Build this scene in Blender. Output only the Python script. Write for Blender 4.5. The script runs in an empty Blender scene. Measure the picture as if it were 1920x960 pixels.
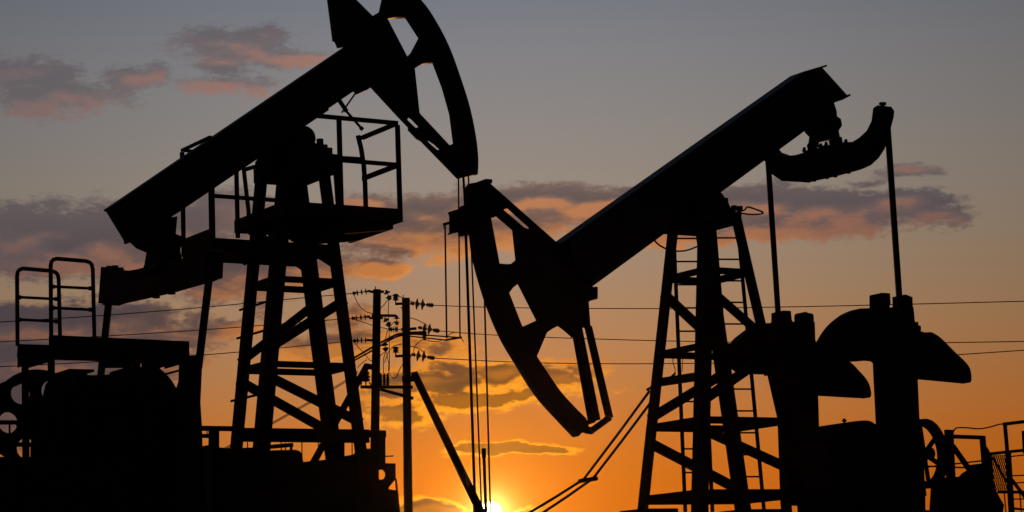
import bpy, bmesh, math, random
from mathutils import Vector, Matrix
from mathutils.geometry import tessellate_polygon
random.seed(7)
C = bpy.context.scene.collection
rad = math.radians

# ------------------------------------------------------------------ camera
F = 4400.0                       # focal length in photo pixels (1920 wide)
TILT, ROLL = rad(9.04), rad(2.2)
CAM = Vector((0, 0, 1.6))
GZ = 2.0                         # level of the well pad
fw = Vector((0, math.cos(TILT), math.sin(TILT)))
r0 = Vector((1, 0, 0)); u0 = Vector((0, -math.sin(TILT), math.cos(TILT)))
rt = r0 * math.cos(ROLL) - u0 * math.sin(ROLL)
up = u0 * math.cos(ROLL) + r0 * math.sin(ROLL)
cd = bpy.data.cameras.new("camera"); cam = bpy.data.objects.new("camera", cd); C.objects.link(cam)
m3 = Matrix((rt, up, -fw)).transposed()
cam.matrix_world = Matrix.Translation(CAM) @ m3.to_4x4()
cd.sensor_width = 36; cd.lens = 36 * F / 1920; cd.clip_end = 20000; cd.clip_start = .1
bpy.context.scene.camera = cam

def ray(x, y): return fw + rt * ((x - 960) / F) + up * ((480 - y) / F)
def at(x, y, Y):
    d = ray(x, y); return CAM + d * (Y / d.y)

THETA = rad(32)
def proj(P):
    e = Vector(P) - CAM; z = e.dot(fw); return 960 + F*e.dot(rt)/z, 480 - F*e.dot(up)/z
def inset(loop, f, N, solid_ccw):
    """shrink a traced silhouette so that, once given the real thickness N, its outline is the traced one"""
    P = f(*loop[0]); p1 = proj(P - N/2); p2 = proj(P + N/2); E = math.hypot(p1[0]-p2[0], p1[1]-p2[1])
    pts = []                                  # extra points along long edges
    for i in range(len(loop)):
        a, b = loop[i-1], loop[i]; k = max(1, int(math.hypot(b[0]-a[0], b[1]-a[1])/9))
        pts += [(a[0]+(b[0]-a[0])*t/k, a[1]+(b[1]-a[1])*t/k) for t in range(k)]
    n = len(pts); area = sum(pts[i-1][0]*pts[i][1] - pts[i][0]*pts[i-1][1] for i in range(n))
    sg = (1 if area > 0 else -1) * (1 if solid_ccw else -1)
    seg = [math.hypot(pts[(i+1) % n][0]-pts[i][0], pts[(i+1) % n][1]-pts[i][1]) for i in range(n)]
    per = sum(seg); win = min(max(3, E*.55), per/8)
    def walk(i, d):                           # the point at arc distance win from i
        left = win
        while True:
            j = (i + d) % n; l = seg[i] if d > 0 else seg[j]
            if l >= left:
                t = left/l if l else 0; return pts[i][0]+(pts[j][0]-pts[i][0])*t, pts[i][1]+(pts[j][1]-pts[i][1])*t
            left -= l; i = j
    out = []
    for i in range(n):
        a, b = walk(i, -1), walk(i, 1); dx, dy = b[0]-a[0], b[1]-a[1]; l = math.hypot(dx, dy) or 1
        nx, ny = dy/l*sg, -dx/l*sg; x, y = pts[i]
        P = f(x, y); p1 = proj(P - N/2); p2 = proj(P + N/2); ex, ey = p1[0]-p2[0], p1[1]-p2[1]; L = math.hypot(ex, ey) or 1
        k = max(-1, min(1, 2.5*(nx*ex + ny*ey)/L)); out.append((x - k*ex/2, y - k*ey/2))
    return out
class Frame:
    """a yawed upright frame: u along the beam (right, away), v across (left, away)"""
    def __init__(s, x, y, Y, th=THETA):
        s.O = at(x, y, Y)
        s.u = Vector((math.cos(th), math.sin(th), 0)); s.v = Vector((-math.sin(th), math.cos(th), 0))
    def p(s, x, y, w=0.0):              # where the sight line meets the lengthwise plane w
        d = ray(x, y); t = ((s.O - CAM).dot(s.v) + w) / d.dot(s.v); return CAM + d * t
    def q(s, x, y, a=0.0):              # where it meets the crosswise plane a
        d = ray(x, y); t = ((s.O - CAM).dot(s.u) + a) / d.dot(s.u); return CAM + d * t
    def loc(s, P): e = P - s.O; return e.dot(s.u), e.dot(s.v), P.z
    def W(s, a, w, z): P = s.O + s.u * a + s.v * w; P.z = z; return P

# ------------------------------------------------------------------ meshes
class MB:
    def __init__(s): s.V = []; s.F = []; s.smooth = []
    def add(s, vs, fs, sm=False):
        b = len(s.V); s.V += [Vector(v) for v in vs]
        for f in fs: s.F.append([b + i for i in f]); s.smooth.append(sm)
        return s
    def hexa(s, P):      # 8 corners: 4 of one end, 4 of the other
        return s.add(P, [(0,1,2,3),(7,6,5,4),(0,4,5,1),(1,5,6,2),(2,6,7,3),(3,7,4,0)])
    def beam(s, p, q, w, h, ref=None):
        p = Vector(p); q = Vector(q); d = (q - p).normalized()
        ref = Vector(ref) if ref is not None else Vector((0, 0, 1))
        if abs(d.dot(ref)) > .98: ref = Vector((1, 0, 0))
        a = d.cross(ref).normalized(); b = a.cross(d).normalized()
        c = [(-.5,-.5),(.5,-.5),(.5,.5),(-.5,.5)]
        return s.hexa([p + a*w*i + b*h*j for i, j in c] + [q + a*w*i + b*h*j for i, j in c])
    def tube(s, pts, r, n=8, caps=True):
        pts = [Vector(p) for p in pts]; k = len(pts); rs = r if isinstance(r, (list, tuple)) else [r]*k
        vs = []; prev = None
        for i, p in enumerate(pts):
            t = (pts[min(i+1,k-1)] - pts[max(i-1,0)]).normalized()
            if prev is None:
                ref = Vector((0,0,1)) if abs(t.z) < .9 else Vector((1,0,0)); a = t.cross(ref).normalized()
            else:
                a = prev - t * prev.dot(t); a.normalize()
            prev = a; b = t.cross(a)
            for j in range(n):
                g = 2*math.pi*j/n; vs.append(p + (a*math.cos(g) + b*math.sin(g))*rs[i])
        fs = [(i*n+j, i*n+(j+1)%n, (i+1)*n+(j+1)%n, (i+1)*n+j) for i in range(k-1) for j in range(n)]
        s.add(vs, fs, n > 5)
        if caps:
            s.add(vs[:n], [tuple(range(n))[::-1]]); s.add(vs[-n:], [tuple(range(n))])
        return s
    def lathe(s, p, q, prof, n=12):       # prof: (t along p->q, radius)
        p = Vector(p); q = Vector(q)
        d = (q-p).normalized(); ref = Vector((0,0,1)) if abs(d.z) < .9 else Vector((1,0,0))
        a = d.cross(ref).normalized(); b = d.cross(a); vs = []
        for t, r in prof:
            c = p + (q-p)*t
            for j in range(n):
                g = 2*math.pi*j/n; vs.append(c + (a*math.cos(g)+b*math.sin(g))*max(r, .0005))
        k = len(prof)
        fs = [(i*n+j, i*n+(j+1)%n, (i+1)*n+(j+1)%n, (i+1)*n+j) for i in range(k-1) for j in range(n)]
        fs += [tuple(range(n))[::-1], tuple(range((k-1)*n, k*n))]
        return s.add(vs, fs, True)
    def slab(s, P, N, holes=()):          # polygon of 3D points extruded by the vector N (both sides half)
        N = Vector(N); loops = [[Vector(p) for p in P]] + [[Vector(p) for p in h] for h in holes]
        flat = [p for l in loops for p in l]; n = len(flat)
        tri = tessellate_polygon(loops)
        vs = [p - N/2 for p in flat] + [p + N/2 for p in flat]
        fs = [tuple(t) for t in tri] + [tuple(i + n for i in reversed(t)) for t in tri]
        b = 0
        for l in loops:
            k = len(l); fs += [(b+i, b+(i+1)%k, n+b+(i+1)%k, n+b+i) for i in range(k)]; b += k
        return s.add(vs, fs)
    def box(s, fr, a0, a1, w0, w1, z0, z1):
        return s.hexa([fr.W(a0,w0,z0), fr.W(a1,w0,z0), fr.W(a1,w1,z0), fr.W(a0,w1,z0),
                       fr.W(a0,w0,z1), fr.W(a1,w0,z1), fr.W(a1,w1,z1), fr.W(a0,w1,z1)])

def obj(name, mb, mat, parent=None, bevel=0.0):
    root = parent
    while root is not None and root.parent is not None: root = root.parent
    org = root.location if root is not None else Vector((0,0,0))
    me = bpy.data.meshes.new(name)
    me.from_pydata([v - org for v in mb.V], [], mb.F)
    bm = bmesh.new(); bm.from_mesh(me)
    bmesh.ops.recalc_face_normals(bm, faces=bm.faces); bm.to_mesh(me); bm.free()
    if len(me.polygons) == len(mb.smooth):
        me.polygons.foreach_set('use_smooth', mb.smooth)
    me.materials.append(mat)
    o = bpy.data.objects.new(name, me); C.objects.link(o)
    if parent is not None: o.parent = parent
    if bevel:
        b = o.modifiers.new("bevel", 'BEVEL'); b.width = bevel; b.segments = 2; b.limit_method = 'ANGLE'; b.angle_limit = rad(40)
    return o
def obj_each(name, mb, mat, parent=None):
    """one object for every separate piece collected in mb"""
    par = {}
    def find(a):
        while par.setdefault(a, a) != a: a = par[a]
        return a
    key = lambda v: (round(v.x, 5), round(v.y, 5), round(v.z, 5))
    for f in mb.F:
        for i in f[1:]: par[find(key(mb.V[i]))] = find(key(mb.V[f[0]]))
    g = {}
    for f, sm in zip(mb.F, mb.smooth): g.setdefault(find(key(mb.V[f[0]])), []).append((f, sm))
    res = []
    for fs in g.values():
        m = MB(); ids = {}
        for f, sm in fs:
            m.F.append([ids.setdefault(i, len(ids)) for i in f]); m.smooth.append(sm)
        m.V = [mb.V[i] for i in ids]; res.append(obj(name, m, mat, parent))
    return res
def thing(name, label, cat, loc, group=None):
    o = bpy.data.objects.new(name, None); o.empty_display_size = .2; C.objects.link(o)
    o.location = loc; o['label'] = label; o['category'] = cat
    if group: o['group'] = group
    return o
def tag(o, label, cat, group=None):
    o['label'] = label; o['category'] = cat
    if group: o['group'] = group
    return o

# ------------------------------------------------------------------ materials
class G:
    """tiny node helper"""
    def __init__(s, nt): s.nt = nt
    def n(s, t, ins=(), **kw):
        nd = s.nt.nodes.new(t)
        for k, v in kw.items(): setattr(nd, k, v)
        for k, v in (ins.items() if isinstance(ins, dict) else enumerate(ins)):
            if v is None: continue
            if hasattr(v, 'is_linked'): s.nt.links.new(v, nd.inputs[k])
            else: nd.inputs[k].default_value = v
        return nd
    def m(s, op, *a, clamp=False): return s.n('ShaderNodeMath', a, operation=op, use_clamp=clamp).outputs[0]
    def v(s, op, *a):
        nd = s.n('ShaderNodeVectorMath', a, operation=op)
        return nd.outputs['Value'] if op in ('LENGTH', 'DOT_PRODUCT', 'DISTANCE') else nd.outputs[0]
    def ss(s, x, a, b, lo=0.0, hi=1.0):
        return s.n('ShaderNodeMapRange', [x, a, b, lo, hi], interpolation_type='SMOOTHSTEP').outputs[0]
    def mix(s, f, a, b, bt='MIX', clamp=True):
        nd = s.nt.nodes.new('ShaderNodeMix'); nd.data_type = 'RGBA'; nd.blend_type = bt; nd.clamp_factor = clamp
        for i, x in ((0, f), (6, a), (7, b)):
            if hasattr(x, 'is_linked'): s.nt.links.new(x, nd.inputs[i])
            else: nd.inputs[i].default_value = x if i == 0 else (tuple(x) + (1,))[:4]
        return nd.outputs[2]
    def noise(s, vec, scale, detail=5, rough=.55):
        return s.n('ShaderNodeTexNoise', {'Vector': vec, 'Scale': scale, 'Detail': detail, 'Roughness': rough}).outputs[0]
    def ramp(s, x, pts):
        nd = s.n('ShaderNodeValToRGB', [x]); e = nd.color_ramp.elements
        while len(e) < len(pts): e.new(.5)
        for el, (p, c) in zip(e, pts): el.position = p; el.color = tuple(c) + (1,)
        if len(pts) > 6: nd.color_ramp.interpolation = 'B_SPLINE'
        return nd.outputs[0]

def mat(name, c1, c2, rough=.6, scale=3.0, metal=0.0, bump=.15, rust=None, wood=False):
    m = bpy.data.materials.new(name); m.use_nodes = True; g = G(m.node_tree)
    bs = m.node_tree.nodes['Principled BSDF']
    tc = g.n('ShaderNodeTexCoord').outputs['Object']
    if wood: tc = g.v('MULTIPLY', tc, (9, 9, .5))
    a = g.noise(tc, scale, 6); col = g.mix(g.ss(a, .35, .65), c1, c2)
    if rust:
        r = g.noise(tc, scale*2.7, 8, .7); col = g.mix(g.ss(r, .57, .68), col, rust)
    m.node_tree.links.new(col, bs.inputs['Base Color'])
    ro = g.m('ADD', g.m('MULTIPLY', g.noise(tc, scale*4), .3), rough - .15)
    m.node_tree.links.new(ro, bs.inputs['Roughness']); bs.inputs['Metallic'].default_value = metal
    bp = g.n('ShaderNodeBump', {'Strength': bump, 'Distance': .01, 'Height': g.noise(tc, scale*8, 6)})
    m.node_tree.links.new(bp.outputs[0], bs.inputs['Normal'])
    return m
M = {
 'blue':  mat('blue_painted_steel', (.02,.028,.075), (.05,.06,.14), .55, 2.6, rust=(.05,.028,.018)),
 'dark':  mat('dark_painted_steel', (.022,.022,.026), (.04,.038,.04), .68, 2.6, rust=(.05,.028,.018)),
 'green': mat('dark_green_painted_steel', (.018,.032,.028), (.03,.045,.038), .65, 2.0, rust=(.05,.028,.018)),
 'cast':  mat('cast_iron', (.03,.028,.028), (.05,.045,.042), .72, 3.5, bump=.3, rust=(.055,.03,.018)),
 'galv':  mat('weathered_steel_tube', (.05,.05,.052), (.08,.078,.076), .55, 6, metal=.3),
 'wood':  mat('tarred_wood', (.04,.028,.02), (.075,.055,.04), .85, 2, wood=True, bump=.4),
 'concrete': mat('concrete', (.2,.19,.18), (.3,.29,.27), .9, 1.5, bump=.3),
 'porcelain': mat('brown_porcelain', (.06,.025,.015), (.08,.035,.02), .5, 4, bump=.02),
 'cable': mat('steel_cable', (.04,.04,.04), (.06,.058,.055), .5, 30, metal=.4),
 'rubber': mat('rubber_sheath', (.02,.02,.02), (.03,.03,.03), .7, 8),
 'ground': mat('dry_earth', (.09,.07,.05), (.15,.12,.085), .95, .35, bump=.5),
 'plate': mat('faded_sign_enamel', (.36,.38,.52), (.5,.52,.66), .5, 6, rust=(.05,.03,.03)),
 'plate_ink': mat('faded_sign_ink', (.02,.02,.03), (.03,.03,.04), .6, 9),
}
gm = bpy.data.materials.new('insulator_glass'); gm.use_nodes = True
_g = G(gm.node_tree); _b = gm.node_tree.nodes['Principled BSDF']
_b.inputs['Transmission Weight'].default_value = .75; _b.inputs['IOR'].default_value = 1.5
gm.node_tree.links.new(_g.mix(_g.noise(_g.n('ShaderNodeTexCoord').outputs['Object'], 4), (.25,.42,.36), (.4,.55,.48)), _b.inputs['Base Color'])
_b.inputs['Roughness'].default_value = .12
M['glass'] = gm

# ------------------------------------------------------------------ pumpjack towers
def tower(fr, root, x1, y1, x0, y0, b, t, zlo, zhi, rings, diags, flange=.165, material='dark'):
    """four tapering angle-iron legs standing on the axis; (x0,y0) lower and (x1,y1) upper traced centre,
       b / t = half sizes (u, v) in metres there"""
    zb = fr.p(x0, y0).z; zt = fr.p(x1, y1).z
    def hs(z):
        k = (z - zb) / (zt - zb); return b[0] + (t[0]-b[0])*k, b[1] + (t[1]-b[1])*k
    ab = fr.loc(fr.p(x0, y0))[0]; atp = fr.loc(fr.p(x1, y1))[0]
    def ax(z): return ab + (atp - ab)*(z - zb)/(zt - zb)
    def corner(i, z):
        hu, hv = hs(z); su, sv = ((-1,1),(-1,-1),(1,1),(1,-1))[i]      # 0 far left, 1 near left, 2 far right, 3 near right
        return fr.W(ax(z) + su*hu, sv*hv, z), su, sv
    th = .022
    for i in range(4):
        mb = MB(); P0, su, sv = corner(i, zlo); P1, _, _ = corner(i, zhi)
        for du, dv in (((flange, th)), ((th, flange))):
            def quad(P): return [P, P - fr.u*su*du, P - fr.u*su*du - fr.v*sv*dv, P - fr.v*sv*dv]
            if du == th:      # the second flange starts behind the first so the two only butt
                def quad(P): return [P - fr.v*sv*th, P - fr.u*su*du - fr.v*sv*th, P - fr.u*su*du - fr.v*sv*dv, P - fr.v*sv*dv]
            mb.hexa(quad(P0) + quad(P1))
        obj('leg', mb, M[material], root)
    def inner(i, z, off=.03):
        P, su, sv = corner(i, z); return P - fr.u*su*off - fr.v*sv*off
    for z, hgt in rings:
        mb = MB()
        for i, j in ((0,1),(2,3),(0,2),(1,3)):
            mb.beam(inner(i, z), inner(j, z), .012, hgt)
            mb.beam(inner(i, z + hgt/2 - .008, .06), inner(j, z + hgt/2 - .008, .05), .05, .012)
        obj('horizontal_brace', mb, M[material], root)
    for i, zi, j, zj, wd in diags:
        P, Q = inner(i, zi, .045), inner(j, zj, .045)
        e = (Q - P).normalized()*.05
        obj('diagonal_brace', MB().beam(P - e, Q + e, .04, wd), M[material], root)
    return corner, hs, ax

def prism(fr, px, w, th, holes=()):
    f = lambda x, y: fr.p(x, y, w)
    return traced(MB(), px, f, fr.v*th, holes)
def traced(mb, px, f, N, holes=()):
    return mb.slab([f(*p) for p in inset(px, f, N, True)], N, [[f(*p) for p in inset(h, f, N, False)] for h in holes])
def bolt_row(mb, pts, axis, r=.03, l=.05):
    for p in pts:
        mb.lathe(p, p + axis*l, [(0, r*1.3), (.35, r*1.3), (.36, r), (1, r)], 6)
    return mb
def arc_curve(pts, n):      # Catmull-Rom through traced pixels
    out = []
    for i in range(len(pts)-1):
        p0 = pts[max(i-1,0)]; p1 = pts[i]; p2 = pts[i+1]; p3 = pts[min(i+2, len(pts)-1)]
        for k in range(n):
            t = k/n
            out.append(tuple(.5*((2*p1[c]) + (-p0[c]+p2[c])*t + (2*p0[c]-5*p1[c]+4*p2[c]-p3[c])*t*t + (-p0[c]+3*p1[c]-3*p2[c]+p3[c])*t**3) for c in (0,1)))
    return out + [tuple(pts[-1])]

# ================================================================== LEFT PUMPJACK
A = Frame(559, 840, 29.3)
def zA(y, x=556): return A.p(x, y).z
rootA = thing('pumpjack', 'left pumpjack with railed service decks, its horsehead raised beyond the top of the picture', 'pumpjack',
              A.W(0, 0, GZ), 'pumpjacks')
cornA, hsA, axA = tower(A, rootA, 551, 470, 559, 840, (.743, .415), (.444, .409), zA(905), zA(318),
    [(zA(534), .08), (zA(691), .08)],
    [(1, zA(662), 3, zA(570), .12), (1, zA(712), 3, zA(794), .12), (0, zA(672), 2, zA(560), .11), (0, zA(712), 2, zA(806), .12),
     (0, zA(430), 2, zA(500), .10), (1, zA(440), 3, zA(505), .10)])
for y in (483, 570, 624, 743):
    z = zA(y + 2, 500); P, Q = cornA(0, z)[0], cornA(1, z)[0]; d = (P - Q).normalized()
    obj('step_rung', MB().tube([P + d*.09, Q - d*.02], .016, 8), M['dark'], rootA)
# walking beam
beamA = [(198,396),(480,203),(613,113),(655,86),(700,110),(715,140),(693,165),(668,178),(661,171),(606,209),(480,299),(332,399),(236,458)]
wb = obj('walking_beam', prism(A, beamA, 0, .30), M['blue'], rootA, .012)
# stiffener flanges lie square to the web
fl2 = MB()
for p, q in (((204,391.5),(655,85)), ((252,448),(606,209))):
    P, Q = A.p(*p), A.p(*q); d = (Q-P).normalized(); nrm = d.cross(A.v)
    fl2.hexa([P-A.v*.152-nrm*.014, P+A.v*.152-nrm*.014, P+A.v*.152+nrm*.014, P-A.v*.152+nrm*.014, Q-A.v*.152-nrm*.014, Q+A.v*.152-nrm*.014, Q+A.v*.152+nrm*.014, Q-A.v*.152+nrm*.014])
obj_each('flange', fl2, M['blue'], wb)
# saddle bearing + cap
obj('bearing_housing', MB().lathe(A.p(573,257,-.34), A.p(573,257,-.34)+A.v*.7, [(0,.12),(.02,.15),(.25,.165),(.75,.165),(.98,.15),(1,.12)], 28), M['cast'], rootA)
cap = MB()
zc0, zc1 = zA(334), zA(300)
cap.box(A, -.29, .43, -.52, .52, zc0, zc1); cap.box(A, -.25, .30, -.40, .40, zc1, zc1+.12)
obj('saddle_plate', cap, M['cast'], rootA, .01)
bt = MB()
for x, y in ((600,268),(608,279),(617,285)):
    P = A.p(x, y, -.30); bt.lathe(P - Vector((0,0,.12)), P + Vector((0,0,.05)), [(0,.02),(.5,.02),(.52,.045),(1,.045)], 8)
obj_each('bolt', bt, M['cast'], rootA)
obj('saddle_gusset', prism(A, [(478,304),(505,270),(560,262),(592,268),(600,276),(612,288),(614,320),(577,332),(520,337),(480,334)], 0, .4), M['cast'], rootA)

# horsehead
arcA = arc_curve([(560,-190),(640,-128),(715,-70),(784,1),(812,40),(838,90),(860,150),(877,205),(888,260),(892,300),(891,328)], 5)
innA = arc_curve([(622,-90),(680,-40),(715,0)], 4)
# one plate outline: the tail member and the arc meet off the top of the picture
headA = arcA + [(862,335),(856,335),(828,306),(788,265),(780,261),(764,244),(765,240),(742,216),(695,165),(668,140),(655,86),(632,91),(627,79),(623,78),(613,0),(600,-90),(560,-175)]
hh = obj('horsehead', prism(A, headA, 0, .09, [
    [(727,35),(760,35),(784,72),(765,108)],
    [(778,128),(788,121),(811,120),(828,165),(842,215),(849,270),(843,272),(787,212)],
    [(764,217),(784,238),(780,240),(764,225)], [(803,262),(823,280),(821,283),(802,265)],
    [(669,0),(699,30),(710,23),(715,0),(690,-40),(640,-95),(606,-130),(630,-60)]]), M['blue'], rootA)
# curved front plate the bridle runs over
fp = MB(); pts = [A.p(x, y) for x, y in arcA]
for P, Q in zip(pts[:-1], pts[1:]):
    d = (Q-P).normalized(); nn = d.cross(A.v); w = A.v*.05
    fp.hexa([P-w-nn*.012, P+w-nn*.012, P+w+nn*.012, P-w+nn*.012, Q-w-nn*.012, Q+w-nn*.012, Q+w+nn*.012, Q-w+nn*.012])
obj('front_plate', fp, M['blue'], hh)
hub = MB(); hub.lathe(A.p(742,110,-.14), A.p(742,110,.14), [(0,.1),(.1,.14),(.9,.14),(1,.1)], 20); 
obj('hinge_boss', hub, M['cast'], hh)
obj('head_latch', MB().tube([A.p(636,188,-.1), A.p(650,209,-.1)], .03).tube([A.p(648,207,-.1), A.p(678,241,-.1)], .018).tube([A.p(667,174,-.1), A.p(641,211,-.1)], .012)
    .lathe(A.p(676,239,-.1), A.p(680,243,-.1), [(0,.028),(1,.028)], 8), M['dark'], rootA)

# equalizer bar across the tail, with its bearing and the two pitmans
aE = A.loc(A.p(303, 500))[0] + .0
obj('tail_bearing', prism(A, [(240,452),(255,466),(274,474),(270,497),(262,515),(345,500),(338,468),(346,445),(330,438),(333,405),(300,415)], 0, .5), M['cast'], rootA, .02)
def eqp(x, y): return A.q(x, y, aE)
eqb = traced(MB(), [(189,500),(226,506),(240,510),(280,500),(370,480),(420,469),(418,522),(330,547),(212,573),(184,568)], eqp, A.u*.22)
eqo = obj('equalizer_bar', eqb, M['dark'], rootA, .01)
eb = MB()
for x, y in ((197,506),(205,503),(216,502),(226,506)): eb.lathe(eqp(x,y+16), eqp(x,y-4), [(0,.03),(.6,.03),(.62,.045),(1,.045)], 6)
for x, y in ((293,556),(322,549)): eb.lathe(eqp(x,y-10), eqp(x,y+3), [(0,.05),(1,.05)], 6)
obj_each('bolt', eb, M['dark'], eqo)
wL = A.loc(eqp(204,560))[1]; wR = A.loc(eqp(394,520))[1]
def pit(fr, root, p, q, w, wd=.10): obj('pitman_arm', MB().beam(fr.p(*p, w), fr.p(*q, w), wd, wd*.8), M['dark'], root, .008)
pit(A, rootA, (205,556), (188,715), wL); pit(A, rootA, (393,515), (372,690), wR)

# gearbox, cranks and counterweights on their stand
Zb = A.p(559, 1000).z
gear = [(112,701),(158,699),(165,703),(195,704),(214,703),(218,694),(240,692),(262,691),(268,688),(300,690),(314,712),(330,730),(335,1010),(108,1010)]
gb = obj('gearbox', prism(A, gear, .0, .5), M['cast'], rootA, .03)
obj('breather_cap', MB().lathe(A.p(242,694), A.p(242,685.5), [(0,.02),(.5,.02),(.52,.032),(1,.032)], 10), M['dark'], gb)
obj('inspection_cover', MB().box(A, A.loc(A.p(112,700,.2))[0], A.loc(A.p(160,700,.2))[0], -.1, .6, A.p(135,702,.2).z, A.p(135,697,.2).z), M['cast'], gb, .01)
ck = prism(A, [(336,668),(380,668),(376,755),(379,800),(384,1010),(300,1010),(318,820),(326,740),(334,716)], wR+.18, .22)
cr = obj('crank_arm', ck, M['cast'], rootA, .02)
cw = arc_curve([(256,690),(290,686),(316,706),(332,730),(350,770),(362,830),(364,900),(350,960),(320,1010)], 3)
cwm = prism(A, cw + [(250,1010)], wR+.52, .3)
obj('counterweight', cwm, M['cast'], cr, .02)
obj('guard_bracket', prism(A, [(262,668),(336,664),(336,684),(320,689),(308,692),(308,688),(300,690),(266,690)], wR+.05, .06), M['dark'], rootA)
obj('guard_bar', MB().tube([A.p(305,703,wR+.3), A.p(338,694,wR+.3)], .013), M['dark'], rootA)
ck2 = prism(A, [(172,706),(206,706),(214,1010),(160,1010)], wL-.2, .22)
obj('crank_arm', ck2, M['cast'], rootA, .02)

# belt sheave with round holes
def circle_px(cx, cy, rx, ry, n): return [(cx + rx*math.cos(2*math.pi*k/n), cy - ry*math.sin(2*math.pi*k/n)) for k in range(n)]
S0 = A.p(72, 787, -.6); Rs = .545
def wheel(c, ex, ey, nrm, R, th, holes, hr, hR, n=48):
    mb = MB(); out = [c + ex*R*math.cos(2*math.pi*k/n) + ey*R*math.sin(2*math.pi*k/n) for k in range(n)]
    hl = []
    for h in range(holes):
        g = 2*math.pi*(h+.1)/holes; hc = c + ex*hR*math.cos(g) + ey*hR*math.sin(g)
        hl.append([hc + ex*hr*math.cos(2*math.pi*k/18) + ey*hr*math.sin(2*math.pi*k/18) for k in range(18)])
    mb.slab(out, nrm*th, hl); return mb
ez = Vector((0,0,1))
shv = obj('belt_sheave', wheel(S0, A.u, ez, A.v, Rs, .06, 6, .122, .365), M['cast'], rootA)
obj('rim', MB().tube([S0 + A.u*Rs*math.cos(2*math.pi*k/48) + ez*Rs*math.sin(2*math.pi*k/48) for k in range(49)], .04, 8, False), M['cast'], shv)
obj('hub', MB().lathe(S0 - A.v*.16, S0 + A.v*.5, [(0,.09),(.2,.11),(.8,.11),(1,.09)], 18), M['cast'], shv)
obj_each('drive_belt', MB().beam(A.p(60,702,-.56), A.p(-30,741,-.56), .10, .022, A.v).beam(A.p(16,852,-.56), A.p(-60,800,-.56), .10, .022, A.v), M['rubber'], rootA)
obj('belt_guard_rail', MB().beam(A.p(-20,792,-.2), A.p(120,792,-.2), .03, .05).beam(A.p(18,792,-.2), A.p(18,830,-.2), .02, .02).beam(A.p(20,833,-.2), A.p(90,835,-.2), .03, .05), M['dark'], rootA)

obj('sheave_guard', prism(A, [(98,708),(90,714),(85,722),(82,735),(78,752),(62,800),(57,836),(56,870),(130,870),(130,704)], -.78, .05), M['dark'], rootA)
# upper service deck
wn, wf = -.72, .72
aR = A.loc(A.p(753, 404, wn))[0]; zt = A.p(753, 392, wn).z; zb_ = A.p(753, 416, wn).z
aL = -.46
dk = MB(); dk.box(A, aL, aR, wn, wf, zt-.07, zt-.045)
t = .012
dk.box(A, aL, aR, wn-t, wn-.001, zb_, zt); dk.box(A, aL, aR, wf+.001, wf+t, zb_, zt)
dk.box(A, aR+.001, aR+t, wn-t, wf+t, zb_, zt); dk.box(A, aL-t, aL-.001, wn-t, wf+t, zb_, zt)
for k in range(4):
    a = aL + (aR-aL)*(k+.5)/4; dk.box(A, a-.03, a+.03, wn+.01, wf-.01, zb_-.02, zt-.075)
deck = obj('service_deck', dk, M['dark'], rootA)
obj_each('deck_bracket', MB().beam(A.W(aR-.1, wn+.25, zb_-.03), A.p(645,432,wn+.25), .06, .09).beam(A.W(aR-.05, wf-.3, zb_-.02), A.p(585,452,wf-.3), .06, .09)
    .beam(A.W(aR-.04, wn+.2, zb_-.035), A.W(aR-.04, wf-.1, zb_-.035), .05, .05).beam(A.W(.0, wn+.2, zb_-.05), A.W(0, wf-.1, zb_-.05), .1, .08), M['dark'], rootA)
rz1 = A.p(745, 231, wn).z; rz2 = A.p(745, 309, wn).z
aM = A.loc(A.p(640, 390, wn))[0]; aT = A.loc(A.p(590, 214, wn))[0]
r = .024
rl = MB(); ae = aR-.02
rl.beam(A.W(aT,wn,rz1), A.W(ae,wn,rz1), .05, .05).beam(A.W(aT,wn,rz2), A.W(ae,wn,rz2), .04, .05)
wq = .24
rl.beam(A.W(ae,wn+.026,rz1), A.W(ae,wq,rz1), .05, .05).beam(A.W(ae,wn+.026,rz2), A.W(ae,wq,rz2), .04, .06)
obj_each('handrail', rl, M['dark'], deck)
for a, w in ((ae,wn),(aM,wn),(aM-.02,wf)):
    obj('handrail_post', MB().beam(A.W(a,w,zt-.1), A.W(a,w,rz1-.026), .05, .05, A.u), M['dark'], deck)
obj('handrail_post', MB().tube([A.p(671,254,wq), A.p(677,278,wq), A.p(682,310,wq), A.p(684.5,345,wq), A.p(686,395,wq)], .036, 6), M['dark'], deck).name = 'bent_handrail_post'
obj_each('handrail', MB().beam(A.p(618,294,wf), A.p(680,298,wf), .04, .04).beam(A.p(627,296,wf), A.p(634,392,wf), .045,.045, A.u), M['dark'], deck)

# lower rear deck on the left of the tower
wn2, wf2 = -.43, .43
aL2 = A.loc(A.p(398, 440, wn2))[0]; zt2 = A.p(400, 446, wn2).z
dk = MB(); dk.box(A, aL2, .30, wn2, wf2, zt2-.13, zt2-.1)
dk.box(A, aL2, .30, wn2-t, wn2-.001, zt2-.15, zt2); dk.box(A, aL2, .30, wf2+.001, wf2+t, zt2-.15, zt2)
dk.box(A, aL2-t, aL2-.001, wn2-t, wf2+t, zt2-.15, zt2+.12)
deck2 = obj('rear_deck', dk, M['dark'], rootA)
rz3 = A.p(396, 257, wn2).z; rz4 = A.p(396, 367, wn2).z
rl = MB()
rl.beam(A.W(aL2,wn2,rz3), A.W(aL2,wf2,rz3), .036, .036).beam(A.W(aL2+.03,wf2,rz3), A.W(-.3,wf2,rz3), .036, .036)
rl.beam(A.W(aL2,wn2,rz4), A.W(-.45,wn2,rz4), .045, .045)
obj_each('handrail', rl, M['dark'], deck2)
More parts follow.
